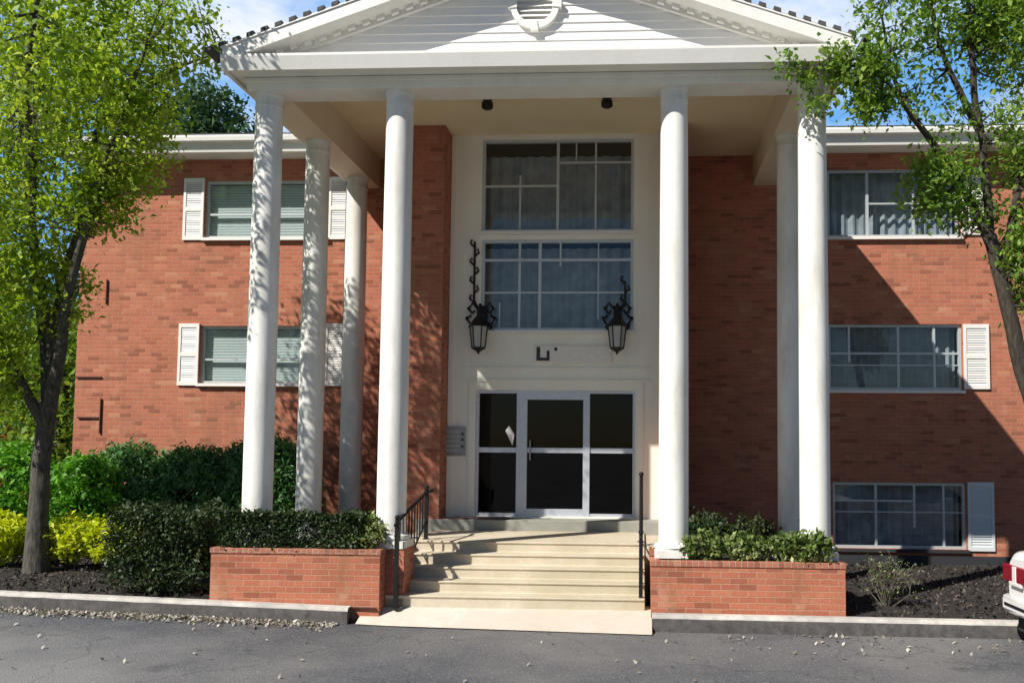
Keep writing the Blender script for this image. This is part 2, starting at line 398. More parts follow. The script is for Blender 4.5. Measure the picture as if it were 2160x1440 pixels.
def bed(name, x0, x1, zf):
    b = MB(); X = list(np.arange(x0, x1+.01, .2)); n = 25
    for k in range(n):
        for x in X:
            y = kerb_y(x)+.122+(4.3-kerb_y(x)-.122)*k/(n-1); b.v.append((x, y, zf(x, y) - (.03 if k == 0 else 0)))
    for k in range(n-1):
        for i in range(len(X)-1): b.f.append((k*len(X)+i, k*len(X)+i+1, (k+1)*len(X)+i+1, (k+1)*len(X)+i))
    return tag(b.build(name, M['soil'], smooth=True), kind='structure')
bed('mulch_bed', -14, -1.75, lambda x,y: zg(x)+.20+.02*min(3, max(0, y+.5)) + .03*mnoise.noise(Vector((x*2.3,y*2.3,0))))
bed('mulch_bed', 1.5, 14, lambda x,y: .165+.012*max(0, y) + .025*mnoise.noise(Vector((x*2.3,y*2.3,5))))
def kerb(x0, x1):
    b = MB(); xk = np.arange(x0, x1+.001, .1); rows = []
    for x in xk:
        y = kerb_y(x) + .006*mnoise.noise(Vector((x*3,0,0))); z = zg(x)
        ch = .012*mnoise.noise(Vector((x*5,3,0)))
        rows.append([(x,y-.01,z-.06),(x,y,z+.15+ch*.5),(x,y+.025,z+.19+ch),(x,y+.13,z+.195),(x,y+.14,z+.1)])
    for r in rows: b.v += r
    for i in range(len(rows)-1):
        for k in range(4): b.f.append((i*5+k, (i+1)*5+k, (i+1)*5+k+1, i*5+k+1))
    b.f.append((0,1,2,3,4)); b.f.append(tuple(len(b.v)-1-k for k in range(5)))
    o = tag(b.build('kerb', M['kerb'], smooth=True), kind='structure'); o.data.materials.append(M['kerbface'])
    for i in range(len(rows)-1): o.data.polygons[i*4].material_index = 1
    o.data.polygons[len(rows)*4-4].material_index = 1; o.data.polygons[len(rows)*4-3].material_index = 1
    return o
kerb(-14, -2.02); kerb(1.5, 14)
# concrete apron, sloping from the foot of the steps to the lot
b = MB(); nx = 30
for i in range(nx+1):
    x = -2.0 + 3.5*i/nx; yf = -.62 - .25*i/nx
    for k in range(6):
        t = k/5; y = yf + (.05-yf)*t; b.v.append((x, y, .012+zg(x)+.158*min(1, t*1.5)))
for i in range(nx):
    for k in range(5): b.f.append((i*6+k, (i+1)*6+k, (i+1)*6+k+1, i*6+k+1))
tag(b.build('pavement', M['apron'], smooth=True), kind='structure')

# ------------------------------------------------------------------ building
B = thing('apartment_building', 'three storey red brick apartment block with white columned gable portico', 'building', (0, 4.2, 0))
B.matrix_parent_inverse if False else None
BO = Vector((0, 4.2, 0))
def part(mb, name, mat, parent=None, **k):
    """mesh given in world coordinates, hung on the building (whose base sits at BO)"""
    if parent is None or parent is B:
        mb.v = [(x-BO.x, y-BO.y, z-BO.z) for x,y,z in mb.v]; return mb.build(name, mat, B, **k)
    mb.v = [(x-BO.x, y-BO.y, z-BO.z) for x,y,z in mb.v]
    return mb.build(name, mat, parent, **k)
def wall(mb, x0, x1, z0, z1, y, holes, depth=.12):
    X = sorted({x0, x1, *[h[0] for h in holes], *[h[1] for h in holes]}); Z = sorted({z0, z1, *[h[2] for h in holes], *[h[3] for h in holes]})
    for i in range(len(X)-1):
        for k in range(len(Z)-1):
            cx, cz = (X[i]+X[i+1])/2, (Z[k]+Z[k+1])/2
            if any(h[0] < cx < h[1] and h[2] < cz < h[3] for h in holes): continue
            mb.quad((X[i],y,Z[k]), (X[i+1],y,Z[k]), (X[i+1],y,Z[k+1]), (X[i],y,Z[k+1]))
    for a, c, d, e in holes:
        mb.quad((a,y,d), (a,y+depth,d), (a,y+depth,e), (a,y,e)); mb.quad((c,y,d), (c,y,e), (c,y+depth,e), (c,y+depth,d))
        mb.quad((a,y,e), (a,y+depth,e), (c,y+depth,e), (c,y,e)); mb.quad((a,y,d), (c,y,d), (c,y+depth,d), (a,y+depth,d))
WY = 4.2; BY = 3.07; XL = -8.72; XR = 16.0; DEEP = 15.0
WL = [(-6.45,-4.21,5.80,6.84), (-6.45,-4.21,3.20,4.22)]
WR = [(4.55,6.78,5.76,6.94), (4.55,6.78,3.13,4.25), (4.6,6.8,.47,1.57), (9.6,11.9,5.76,6.94), (9.6,11.9,3.13,4.25), (9.6,11.9,.47,1.57)]
PY = 2.56
w = MB(); wall(w, XL, -2.26, .22, 7.45, WY, WL)
w.quad((XL,DEEP,0),(XL,WY,0),(XL,WY,7.45),(XL,DEEP,7.45)); part(w, 'brick_wall', M['brick'])
w = MB(); wall(w, 2.07, XR, .22, 7.45, WY, WR)
w.quad((XR,WY,0),(XR,DEEP,0),(XR,DEEP,7.45),(XR,WY,7.45)); part(w, 'brick_wall', M['brick'])
w = MB(); w.quad((XR,DEEP,0),(XL,DEEP,0),(XL,DEEP,7.45),(XR,DEEP,7.45)); part(w, 'rear_wall', M['brick'])
for s in (-1, 1):
    xa, xb = sorted((s*1.75, s*(2.26 if s < 0 else 2.08))); w = MB(); w.box(xa, xb, PY, WY+.1, .3, 7.2); part(w, 'brick_pier', M['brick'])
for fx0, fx1, fz in ((XL-.02,-2.28,.3), (2.28,XR+.02,.36)):
    f = MB(); f.box(fx0, fx1, WY-.03, WY+.05, 0, fz); part(f, 'foundation', M['foundation'])
# dim rooms behind the glass
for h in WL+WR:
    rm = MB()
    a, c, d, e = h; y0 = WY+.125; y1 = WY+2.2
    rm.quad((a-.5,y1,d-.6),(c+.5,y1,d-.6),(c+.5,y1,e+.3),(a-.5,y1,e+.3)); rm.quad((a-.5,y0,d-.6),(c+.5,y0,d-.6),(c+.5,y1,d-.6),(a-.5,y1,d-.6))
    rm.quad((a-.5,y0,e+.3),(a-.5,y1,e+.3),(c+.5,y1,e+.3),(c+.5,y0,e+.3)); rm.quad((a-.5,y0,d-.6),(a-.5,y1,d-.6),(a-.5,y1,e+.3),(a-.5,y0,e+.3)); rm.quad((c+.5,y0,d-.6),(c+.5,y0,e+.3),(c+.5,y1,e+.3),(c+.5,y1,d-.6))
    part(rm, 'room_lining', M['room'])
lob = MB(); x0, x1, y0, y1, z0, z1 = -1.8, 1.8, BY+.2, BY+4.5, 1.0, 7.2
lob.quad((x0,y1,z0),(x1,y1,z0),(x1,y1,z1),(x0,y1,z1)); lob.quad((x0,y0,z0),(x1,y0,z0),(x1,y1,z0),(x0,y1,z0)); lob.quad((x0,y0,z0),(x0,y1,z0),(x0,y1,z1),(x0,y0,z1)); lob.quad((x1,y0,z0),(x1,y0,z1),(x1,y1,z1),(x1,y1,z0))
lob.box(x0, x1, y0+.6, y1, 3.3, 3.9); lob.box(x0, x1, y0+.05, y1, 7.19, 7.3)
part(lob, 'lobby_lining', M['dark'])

def window(hole, y, vb, hb, mat='alu', blind=None, label=None, glass='glass', sill=True, fr=.045):
    """frame (part) > pane, sill, blind (sub-parts); vb/hb: bars as (pos0..1, from, to, width)"""
    a, c, d, e = hole; yf = y+.045
    m_ = MB()
    m_.box(a, a+fr, yf, yf+.07, d, e); m_.box(c-fr, c, yf, yf+.07, d, e); m_.box(a+fr, c-fr, yf, yf+.07, e-fr, e); m_.box(a+fr, c-fr, yf, yf+.07, d, d+fr)
    for p, q0, q1, wd in vb:
        x = a+(c-a)*p; m_.box(x-wd/2, x+wd/2, yf+.006, yf+.06, d+fr+(e-d-2*fr)*q0, d+fr+(e-d-2*fr)*q1)
    for p, q0, q1, wd in hb:
        z = d+(e-d)*p; m_.box(a+fr+(c-a-2*fr)*q0, a+fr+(c-a-2*fr)*q1, yf+.009, yf+.055, z-wd/2, z+wd/2)
    o = part(m_, 'window', M[mat])
    if label: o['label'] = label
    g = MB(); g.quad((a+.02,yf+.03,d+.02),(c-.02,yf+.03,d+.02),(c-.02,yf+.03,e-.02),(a+.02,yf+.03,e-.02)); part(g, 'pane', M[glass], o)
    if sill:
        s_ = MB(); s_.box(a-.03, c+.03, y-.07, y+.05, d-.055, d-.004); part(s_, 'sill', M['shutter'] if sill is True else M[sill], o)
    if blind == 'blind':
        bl = MB(); n = int((e-d)/.05)
        for k in range(n):
            z = e-.05-k*.05
            if z < d+.03: break
            bl.quad((a+.03,y+.146,z-.047),(c-.03,y+.146,z-.047),(c-.03,y+.152,z),(a+.03,y+.152,z))
        part(bl, 'blind', M['blind'], o)
    if blind == 'curtain':
        bl = MB(); n = 60
        for k in range(n):
            xa = a+.02+(c-a-.04)*k/n; xb = a+.02+(c-a-.04)*(k+1)/n
            bl.quad((xa,y+.3+.03*math.sin(k*1.3),d),(xb,y+.3+.03*math.sin((k+1)*1.3),d),(xb,y+.3+.03*math.sin((k+1)*1.3),e),(xa,y+.3+.03*math.sin(k*1.3),e))
        part(bl, 'curtain', M['curtain'], o)
    return o
for h in WL: window(h, WY, [(.5,0,1,.06)], [(.42,0,1,.035)], 'alu', 'blind')
rb = lambda: ([(.16,.42,1,.04), (.53,0,1,.045), (.80,0,1,.04)], [(.56,0,1,.035), (.38,0,1,.02)])
window(WR[0], WY, [(.31,0,1,.045), (.66,0,1,.04)], [(.5,.31,1,.03)], 'alu', 'curtain')
window(WR[1], WY, *rb(), 'alu', 'curtain')
window(WR[2], WY, [(.33,0,1,.04), (.62,.3,1,.035), (.84,0,1,.035)], [(.72,0,.62,.03), (.55,0,1,.02)], 'alu', 'curtain', sill='foundation')
for h in WR[3:]: window(h, WY, *rb(), 'alu', 'curtain')
def shutter(x0, x1, z0, z1, mat='shutter'):
    m_ = MB(); y = WY-.035; w_ = .045; yb = WY-.003
    m_.box(x0, x0+w_, y, yb, z0, z1); m_.box(x1-w_, x1, y, yb, z0, z1)
    zm = (z0+z1)/2
    for a, c in ((z0,z0+.07), (zm-.035,zm+.035), (z1-.07,z1)): m_.box(x0+w_, x1-w_, y+.001, yb, a, c)
    for a, c in ((z0+.07,zm-.035), (zm+.035,z1-.07)):
        n = int((c-a)/.04)
        for k in range(n):
            z = a+(c-a)*k/n; h_ = (c-a)/n
            m_.quad((x0+w_,y+.008,z),(x1-w_,y+.008,z),(x1-w_,y+.024,z+h_),(x0+w_,y+.024,z+h_))
    return part(m_, 'shutter', M[mat])
for h in WL:
    shutter(h[0]-.39, h[0]-.02, h[2]-.04, h[3]+.04); shutter(h[1]+.02, h[1]+.39, h[2]-.04, h[3]+.04)
for h in WR:
    m_ = 'blueshutter' if h[2] < 1 else 'shutter'
    if h[2] < 1: shutter(h[1]+.02, h[1]+.45, h[2]-.02, h[3]+.02, m_)
    else: shutter(h[0]-.40, h[0]-.02, h[2], h[3], m_); shutter(h[1]+.02, h[1]+.44, h[2]+.02, h[3], m_)

# cream entry panel with two stair windows and the doors
E1 = (-1.24,1.23,5.60,7.13); E2 = (-1.23,1.23,3.99,5.47); ED = (-1.29,1.27,1.02,3.03)
pn = MB(); wall(pn, -1.748, 1.748, .9, 7.2, BY-.03, [E1, E2, ED], .16)
part(pn, 'entry_panel', M['panel'])
tr = MB()
def rect_trim(h, wd, y0, y1):
    a, c, d, e = h
    tr.box(a-wd, a, y0, y1, d-wd, e+wd); tr.box(c, c+wd, y0, y1, d-wd, e+wd); tr.box(a, c, y0, y1, e, e+wd); tr.box(a, c, y0, y1, d-wd, d)
for z in (3.18, 3.38): tr.box(-1.5, 1.5, BY-.045, BY-.032, z-.018, z+.018)
for s in (-1, 1): tr.box(min(s*1.29,s*1.40), max(s*1.29,s*1.40), BY-.05, BY-.033, 1.0, 3.161)
for s in (-1, 1): tr.box(min(s*1.66,s*1.74), max(s*1.66,s*1.74), BY-.05, BY-.033, 1.0, 7.19)
part(tr, 'entry_trim', M['panel'])
window(E1, BY-.03, [(.5,0,1,.045), (.25,0,.62,.03), (.75,.0,1,.03), (.62,.78,1,.02)], [(.50,0,.5,.035), (.75,.5,1,.03)], 'alu', None)
window(E2, BY-.03, [(.25,0,1,.04), (.385,0,1,.05), (.52,.72,1,.03), (.77,.1,1,.018), (.12,0,.3,.02)], [(.78,0,1,.045), (.42,0,1,.03)], 'alu', None)
# blinds and half landing behind the stair windows
st = MB(); st.box(-1.7, 1.7, BY+.5, BY+1.2, 4.45, 4.6)
part(st, 'stair_landing', M['room'])
for zz0, zz1 in ((3.9,5.4), (5.6,6.95)):
    cu = MB()
    for k in range(70):
        xa = -1.3+2.6*k/70; xb = xa+2.6/70; ya = BY+.34+.03*math.sin(k*1.1); yb_ = BY+.34+.03*math.sin((k+1)*1.1)
        cu.quad((xa,ya,zz0),(xb,yb_,zz0),(xb,yb_,zz1),(xa,ya,zz1))
    part(cu, 'curtain', M['curtain'])
# doors
dm = MB(); a, c, d, e = ED; y0 = BY+.02; y1 = BY+.10
xs_ = [a, -.62, -.47, .44, .54, c]
dm.box(a, a+.05, y0, y1, d, e); dm.box(c-.04, c, y0, y1, d, e)
dm.box(-.63, -.46, y0-.012, y1, d, e); dm.box(.44, .545, y0-.012, y1, d, e)
dm.box(a+.05, -.63, y0, y1, e-.05, e); dm.box(.545, c-.04, y0, y1, e-.05, e); dm.box(-.46, .44, y0-.01, y1, e-.15, e)
for z0_, z1_ in ((2.03,2.11),):
    dm.box(a+.05, -.63, y0+.01, y1, z0_, z1_); dm.box(-.46, .44, y0+.012, y1, z0_, z1_); dm.box(.545, c-.04, y0+.01, y1, z0_, z1_)
dm.box(a+.05, -.63, y0, y1, d, d+.05); dm.box(.545, c-.04, y0, y1, d, d+.05); dm.box(-.46, .44, y0-.006, y1, d, d+.12)
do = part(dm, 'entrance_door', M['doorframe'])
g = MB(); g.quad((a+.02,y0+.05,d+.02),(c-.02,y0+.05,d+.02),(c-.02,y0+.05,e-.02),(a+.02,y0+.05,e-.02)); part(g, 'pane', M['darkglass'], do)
hd = MB(); hd.tube([(-.40,y0-.02,1.92),(-.40,y0-.07,1.92),(-.40,y0-.07,2.22),(-.40,y0-.02,2.22)], .014); part(hd, 'handle', M['steel'], do, smooth=True)

# columns
def column(x, y, z0, z1, label=None):
    r = .185
    m_ = MB(); prof = [(r, z0+.17)]
    for k in range(13):
        t = k/12; prof.append((r*(1 - .07*t**1.8), z0+.2+(z1-z0-.42)*t))
    prof += [(r*.93, z1-.2)]
    m_.lathe(prof, x, y, 32)
    o = part(m_, 'column', M['column'], smooth=True)
    bs = MB(); bs.box(x-.235, x+.235, y-.235, y+.235, z0, z0+.09); bs.lathe([(.225,z0+.09),(.245,z0+.12),(.235,z0+.15),(.2,z0+.165),(.19,z0+.18)], x, y, 32)
    part(bs, 'base', M['column'], o, smooth=True)
    if -2 < x < 0:
        pd = MB(); pd.box(x+.003, x+.24, y-.22, y+.24, .12, z0-.002); part(pd, 'pedestal', M['planter_brick'], o)
    cp = MB(); cp.lathe([(r*.93,z1-.201),(r*.93+.008,z1-.19),(r*.93+.008,z1-.17),(r*.935,z1-.16),(r*.94,z1-.06),(r*1.02,z1-.045),(r*1.02,z1)], x, y, 32)
    part(cp, 'capital', M['column'], o, smooth=True)
    return o
ZB = 6.67
for x, z0 in ((-3.5,.86), (-1.77,.86), (1.77,.792), (3.5,.792)): column(x, 0, z0, ZB)
for s in (-1, 1):
    column(s*3.5, 1.76, .5, ZB)
column(-3.5, 3.62, .5, ZB)
# entablature: front beam, two side beams, ceiling
en = MB(); xo = 3.72; xi = 3.28
en.box(-xo, xo, -.21, .22, ZB, 6.80); en.box(-xo-.03, xo+.03, -.24, .22, 6.79-.03, 6.82)
en.box(-xi, xi, -.16, .22, 6.8, 7.3)
part(en, 'entablature', M['frieze'], bevel=.008)
for s in (-1, 1):
    en = MB(); p, q = sorted((s*xi, s*xo)); en.box(p, q, .222, WY, ZB, 6.80)
    p, q = sorted((s*(xi), s*(xo-.05))); en.box(p, q, .222, WY, 6.8, 7.3); part(en, 'side_beam', M['beam'])
ce = MB(); ce.quad((-xi,.22,7.2),(-xi,WY+.05,7.2),(xi,WY+.05,7.2),(xi,.22,7.2))
part(ce, 'porch_ceiling', M['ceiling'])
# cornice: soffit plus white fascia round three sides
XO = 3.88; YF = -.53
cs = MB()
cs.box(-XO+.03, XO-.03, YF+.03, -.2, 6.825, 6.85)
for s in (-1, 1):
    p, q = sorted((s*3.7, s*(XO-.03))); cs.box(p, q, -.2, WY-.02, 6.825, 6.85)
part(cs, 'soffit', M['frieze'])
fa = MB()
fa.prismx([(YF-.05,6.95),(YF,6.79),(YF+.03,6.79),(YF+.03,6.94),(-.15,6.96),(-.15,6.98),(YF-.05,6.98)], -XO-.02, XO+.02)
for s in (-1, 1):
    p, q = sorted((s*(XO-.02), s*(XO+.02))); fa.box(p, q, YF+.04, WY-.02, 6.79, 7.0)
fa.box(-3.75, 3.75, -.24, -.17, 6.98, 7.03)
part(fa, 'cornice', M['white'])
# pediment
SL = .345; ZR = 7.0
apex = ZR+XO*SL
sd_ = MB(); hgt = .115; z = 7.03; k = 0
while z < apex-.2:
    hw0 = (apex-.12-z)/SL; hw1 = max(.02, (apex-.12-z-hgt)/SL)
    hw0 = min(hw0, 3.7); hw1 = min(hw1, 3.7)
    sd_.add([(-hw0,-.205,z),(hw0,-.205,z),(hw1,-.188,z+hgt),(-hw1,-.188,z+hgt)], [(0,1,2,3)])
    sd_.add([(-hw0,-.205,z),(hw0,-.205,z),(hw0,-.185,z),(-hw0,-.185,z)], [(3,2,1,0)])
    z += hgt
ped = part(sd_, 'pediment', M['siding'])
rk = MB()
def slab(mb, s, off0, off1, y0, y1, xa, xb):
    """sloped strip between two heights above the rake line, from |x|=xa (low) to xb (high)"""
    pts = [(s*xa, ZR+(XO-xa)*SL+off0), (s*xb, ZR+(XO-xb)*SL+off0), (s*xb, ZR+(XO-xb)*SL+off1), (s*xa, ZR+(XO-xa)*SL+off1)]
    if s < 0: pts = pts[:]
    else: pts = pts[::-1]
    mb.prism(pts, y0, y1)
for s in (-1, 1):
    slab(rk, s, -.10, .06, YF-.04, YF, XO, 0); slab(rk, s, .0605, .083, YF-.055, YF-.031, XO+.02, 0); slab(rk, s, -.085, -.05, YF, -.15, XO-.05, 0); slab(rk, s, -.16, -.085, -.26, -.2, XO-.2, 0)
part(rk, 'rake_board', M['white'])
dn = MB()
for s in (-1, 1):
    for k in range(20):
        x = .25+k*.185
        slab(dn, s, -.135, -.086, YF+.2, -.27, x+.09, x)
part(dn, 'dentil', M['white'])['kind'] = 'stuff'
# round louvred vent
ve = MB(); nseg = 32; vz = 7.70; vr = .31
prof = []
for k in range(nseg):
    a0 = 2*math.pi*k/nseg; a1 = 2*math.pi*(k+1)/nseg
    P = lambda r_, a_, y_: (r_*math.sin(a_)*1.0, y_, vz+r_*math.cos(a_))
    ve.quad(P(vr,a0,-.27),P(vr-.075,a0,-.27),P(vr-.075,a1,-.27),P(vr,a1,-.27)); ve.quad(P(vr,a0,-.18),P(vr,a0,-.27),P(vr,a1,-.27),P(vr,a1,-.18)); ve.quad(P(vr-.075,a0,-.27),P(vr-.075,a0,-.18),P(vr-.075,a1,-.18),P(vr-.075,a1,-.27))
for k in range(7):
    zz = vz-.21+k*.065; hw = math.sqrt(max(.01, (vr-.075)**2-(zz+.02-vz)**2))
    ve.quad((-hw,-.245,zz),(hw,-.245,zz),(hw,-.207,zz+.058),(-hw,-.207,zz+.058))
for a_ in (0, math.pi/2, math.pi, 3*math.pi/2):
    ca, sa = math.cos(a_), math.sin(a_)
    pts = [(-.035,vr-.085),(.035,vr-.085),(.05,vr+.03),(-.05,vr+.03)]
    pts = [(x*ca+z*sa, -x*sa+z*ca+vz) for x, z in pts]
    ve.prism(pts, -.285, -.2)
part(ve, 'vent', M['white'], ped)
# roofs
rf = MB()
for s in (-1, 1):
    slab(rf, s, .062, .10, YF-.03, 13, XO+.03, 0)
    n = 23
    for k in range(n):                              # shingle tabs along the rake edge
        x = .1+k*.178; slab(rf, s, .085, .135, YF-.062, YF+.3, x+.085, x)
WE = 3.72; RZ = 7.5
for x0, x1 in ((XL-.4,-XO+.1), (XO-.1,XR+.4)):
    rf.prismx([(WE-.05,RZ-.02),(WE-.05,RZ+.015),(9.6,RZ+.015+(9.6-WE)*.27),(9.6,RZ-.02+(9.6-WE)*.27)], x0, x1)
    rf.prismx([(9.6,RZ-.02+(9.6-WE)*.27),(9.6,RZ+.015+(9.6-WE)*.27),(15.5,RZ+.015),(15.5,RZ-.02)], x0, x1)
part(rf, 'roof', M['shingle'])
for x0, x1 in ((XL-.35,-XO-.03), (XO+.03,XR+.35)):
    gu = MB(); gu.prismx([(WE,7.20),(WE+.03,7.20),(WE+.03,7.44),(WE+.02,7.47),(WE-.10,7.47),(WE-.12,7.44),(WE-.11,7.37),(WE-.03,7.34)], x0, x1)
    part(gu, 'gutter', M['white'])
for x0, x1 in ((XL-.33,-xo-.01), (xo+.01,XR+.33)):
    so_ = MB(); so_.box(x0, x1, WE+.03, WY+.02, 7.225, 7.24)
    part(so_, 'eave_soffit', M['frieze'])
dp = MB(); dp.tube([(-3.83,WY-.42,7.25),(-3.83,WY-.30,7.0),(-3.83,WY-.07,6.85),(-3.83,WY-.07,.4)], .042, 8)
part(dp, 'downspout', plain('brown_downspout', (.06,.045,.035), .5), smooth=True)

# ------------------------------------------------------------------ steps, landing
st = thing('entrance_steps', 'pale worn concrete steps climbing to the glazed entrance doors', 'steps', (0, 1, 0))
m_ = MB(); zb0 = .165; zt = .84; n = 5; r_ = (zt-zb0)/n; y = -.22; tread = .29
prof = [(y, 0)]
for k in range(n):
    prof += [(y, zb0+(k+1)*r_-.03), (y-.018, zb0+(k+1)*r_-.02), (y-.018, zb0+(k+1)*r_)]
    y += tread
    if k < n-1: prof.append((y, zb0+(k+1)*r_))
prof += [(2.55, zt), (2.55, 0)]
m_.prismx([(p[0]-1, p[1]) for p in prof][::-1], -1.765, 1.42)
m_.build('flight', M['concrete'], st, bevel=.012)
for a in ((-2.1,-1.767,-.04), (1.422,1.9,-.04)):
    m_ = MB(); m_.box(a[0], a[1], a[2], 1.551, 0, .80); m_.build('landing_side', M['concrete'], st, bevel=.01)
m_ = MB(); m_.box(-2.1, 1.9, 1.552, 2.04, .1, 1.0); m_.build('top_step', ground_mat('grey_concrete', ((.26,.26,.23),(.36,.35,.31),(.22,.22,.19)), 6, .85, .2, .006), st, bevel=.01)
dmat = MB(); dmat.box(-1.55, -.7, 2.62, 2.95, 1.003, 1.02)
tag(dmat.build('door_mat', plain('brown_mat', (.12,.07,.06), .95)), 'thin brown door mat on the top step left of the doors', 'door mat')

def handrail(x, label, yn=-.12, tops=(1.06,1.73)):
    h = thing('handrail', label, 'handrail', (x, 0, 0), 'black iron handrails beside the steps')
    za, zb_ = tops; yf_ = 1.15; sl_ = (zb_-za)/(yf_-yn)
    for yy, z0, z1 in ((yn,.165,za), (yf_,.84,zb_)):
        m_ = MB(); m_.box(-.024, .024, yy-.024, yy+.024, z0, z1); m_.lathe([(.05,z0),(.05,z0+.012)], 0, yy, 12); m_.lathe([(.02,z1),(.034,z1+.02),(.030,z1+.05),(.005,z1+.065)], 0, yy, 10); m_.build('post', M['black'], h, smooth=True)
    m_ = MB(); m_.tube([(0,yn-.08,za-.06),(0,yn,za-.02),(0,yf_,zb_-.03),(0,yf_+.35,zb_-.03)], .024); m_.build('rail', M['black'], h, smooth=True)
    for k in range(9):
        yy = yn+.125+k*(yf_-yn-.2)/9; m_ = MB(); m_.box(-.008, .008, yy-.008, yy+.008, .36+(yy-yn)*.5, za-.03+(yy-yn)*sl_); m_.build('baluster', M['black'], h)
    m_ = MB(); m_.tube([(0,yn,.36),(0,yf_,.36+(yf_-yn)*.5)], .012); m_.build('lower_rail', M['black'], h)
handrail(-1.60, 'black iron handrail on the left of the steps, by the dark hedge', -.33, (1.22,1.52))
handrail(1.37, 'black iron handrail on the right of the steps, by the pale leafy planter')

# ------------------------------------------------------------------ planters
def planter(x0, x1, y0, y1, z0, z1, label):
    p = thing('brick_planter', label, 'planter', ((x0+x1)/2, y0, z0), 'low brick planters either side of the steps')
    ox, oy, oz = p.location
    t = .1
    m_ = MB()
    for a in ((x0,x1,y0,y0+t), (x0,x0+t,y0+t,y1), (x1-t,x1,y0+t,y1), (x0+t,x1-t,y1-t,y1)): m_.box(a[0]-ox, a[1]-ox, a[2]-oy, a[3]-oy, z0-.2-oz, z1-.065-oz)
    m_.build('wall', M['planter_brick'], p)
    m_ = MB(); o_ = .012
    for a in ((x0-o_,x1+o_,y0-o_,y0+t+.01), (x0-o_,x0+t,y0+t+.01,y1), (x1-t,x1+o_,y0+t+.01,y1)): m_.box(a[0]-ox, a[1]-ox, a[2]-oy, a[3]-oy, z1-.065-oz, z1-oz)
    m_.build('coping', M['coping'], p, bevel=.006)
    m_ = MB(); m_.box(x0+t-ox, x1-t-ox, y0+t-oy, y1-t-oy, z1-.3-oz, z1-.02-oz); m_.build('soil', M['soil'], p)
    return p
planter(-3.86, -1.77, -.45, .95, .2, .87, 'long red brick planter left of the steps, filled by a dark clipped hedge')
planter(1.49, 3.76, -.45, .95, .17, .79, 'orange brick planter right of the steps with pale leafy plants')

# ------------------------------------------------------------------ shrubs
def shrub(name, label, cat, base, pts, size, mat, group=None, stems=6, srad=.015, **k):
    base = Vector(base)
    s = thing(name, label, cat, base, group)
    P = np.asarray(pts) - np.array(base)
    tn = np.array([mnoise.noise(Vector(q)*3.0+Vector((base.x, 0, 0))) for q in P])
    P = P + (rng.random(len(P)) < .03)[:,None]*np.array((0, -.02, .09))*rng.random((len(P),1))      # stray shoots
    leaves('foliage', P, size, M[mat], s, jitter=.5, tint=np.clip(rng.beta(2, 2.4, len(P))*.8+.08+tn*.4, 0, 1), **k)
    m_ = MB()
    for i in range(stems):
        q = Vector(P[rng.integers(len(P))]); q.z = max(q.z, .1)
        a = Vector((q.x*.35, q.y*.35, -.04)); mid = (a+q)/2 + Vector(rng.normal(size=3)*.03)
        m_.tube([a, mid, q], [srad, srad*.7, srad*.3], 5)
    m_.build('stem', M['twig'], s)['kind'] = 'stuff'
    return s
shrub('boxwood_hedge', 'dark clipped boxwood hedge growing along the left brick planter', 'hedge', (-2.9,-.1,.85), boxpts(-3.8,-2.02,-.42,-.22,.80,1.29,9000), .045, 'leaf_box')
p1 = np.concatenate([boxpts(-5.2,-4.02,-.42,.25,.40,1.26,11000,.10), clumps((-4.62,-.08,.62), (.52,.36,.34), 90, 24, .06, .5, .26)])
shrub('boxwood_bush', 'big rounded dark boxwood bush beside the left brick planter', 'bush', (-4.6,-.1,.28), p1, .05, 'leaf_box', up=.5)
shrub('flowering_shrub', 'small white flecked shrub at the right end of the left planter', 'shrub', (-2.1,-.1,.85), clumps((-2.02,-.22,1.03), (.26,.17,.21), 70, 24, .04, .3, .84), .055, 'leaf_var')
# yew row by the wall
for i, (x, h, wd) in enumerate(((-6.85,1.02,1.0), (-5.7,1.0,1.0), (-4.6,1.12,.85))):
    lab = ['dark yew bush behind the lime shrubs, nearest the tree trunk', 'middle dark yew bush under the left wing wall', 'dark yew bush behind the front left column'][i]
    shrub('yew_bush', lab, 'bush', (x,2.8,.3), clumps((x,2.8,.3+h*.8), (wd,.5,h*.95), 700, 44, .06, .5, .3), .10, 'leaf_yew', 'yew bushes along the left wing', aspect=.3)
shrub('laurel_bush', 'bright green broad leaved bush left of the tree trunk', 'bush', (-8.4,2.4,.3), clumps((-8.5,2.4,1.25), (.95,.55,.82), 330, 26, .06, .6, .3), .10, 'leaf_laurel')
shrub('laurel_bush', 'bright green broad leaved bush just right of the tree trunk', 'bush', (-7.1,2.2,.3), clumps((-7.15,2.1,1.3), (.55,.4,.62), 160, 26, .06, .5, .3), .09, 'leaf_laurel')
for i, (x, wd) in enumerate(((-7.75,.38), (-6.72,.42), (-6.05,.40))):
    lab = ['yellow lime shrub at the photo edge left of the tree trunk', 'yellow lime shrub just right of the tree trunk', 'yellow lime shrub touching the rounded dark boxwood'][i]
    shrub('lime_shrub', lab, 'shrub', (x,1.25,.35), clumps((x,1.2,.78), (wd,.35,.30), 120, 26, .05, .4, .36), .075, 'leaf_lime', 'lime coloured shrubs under the left tree')
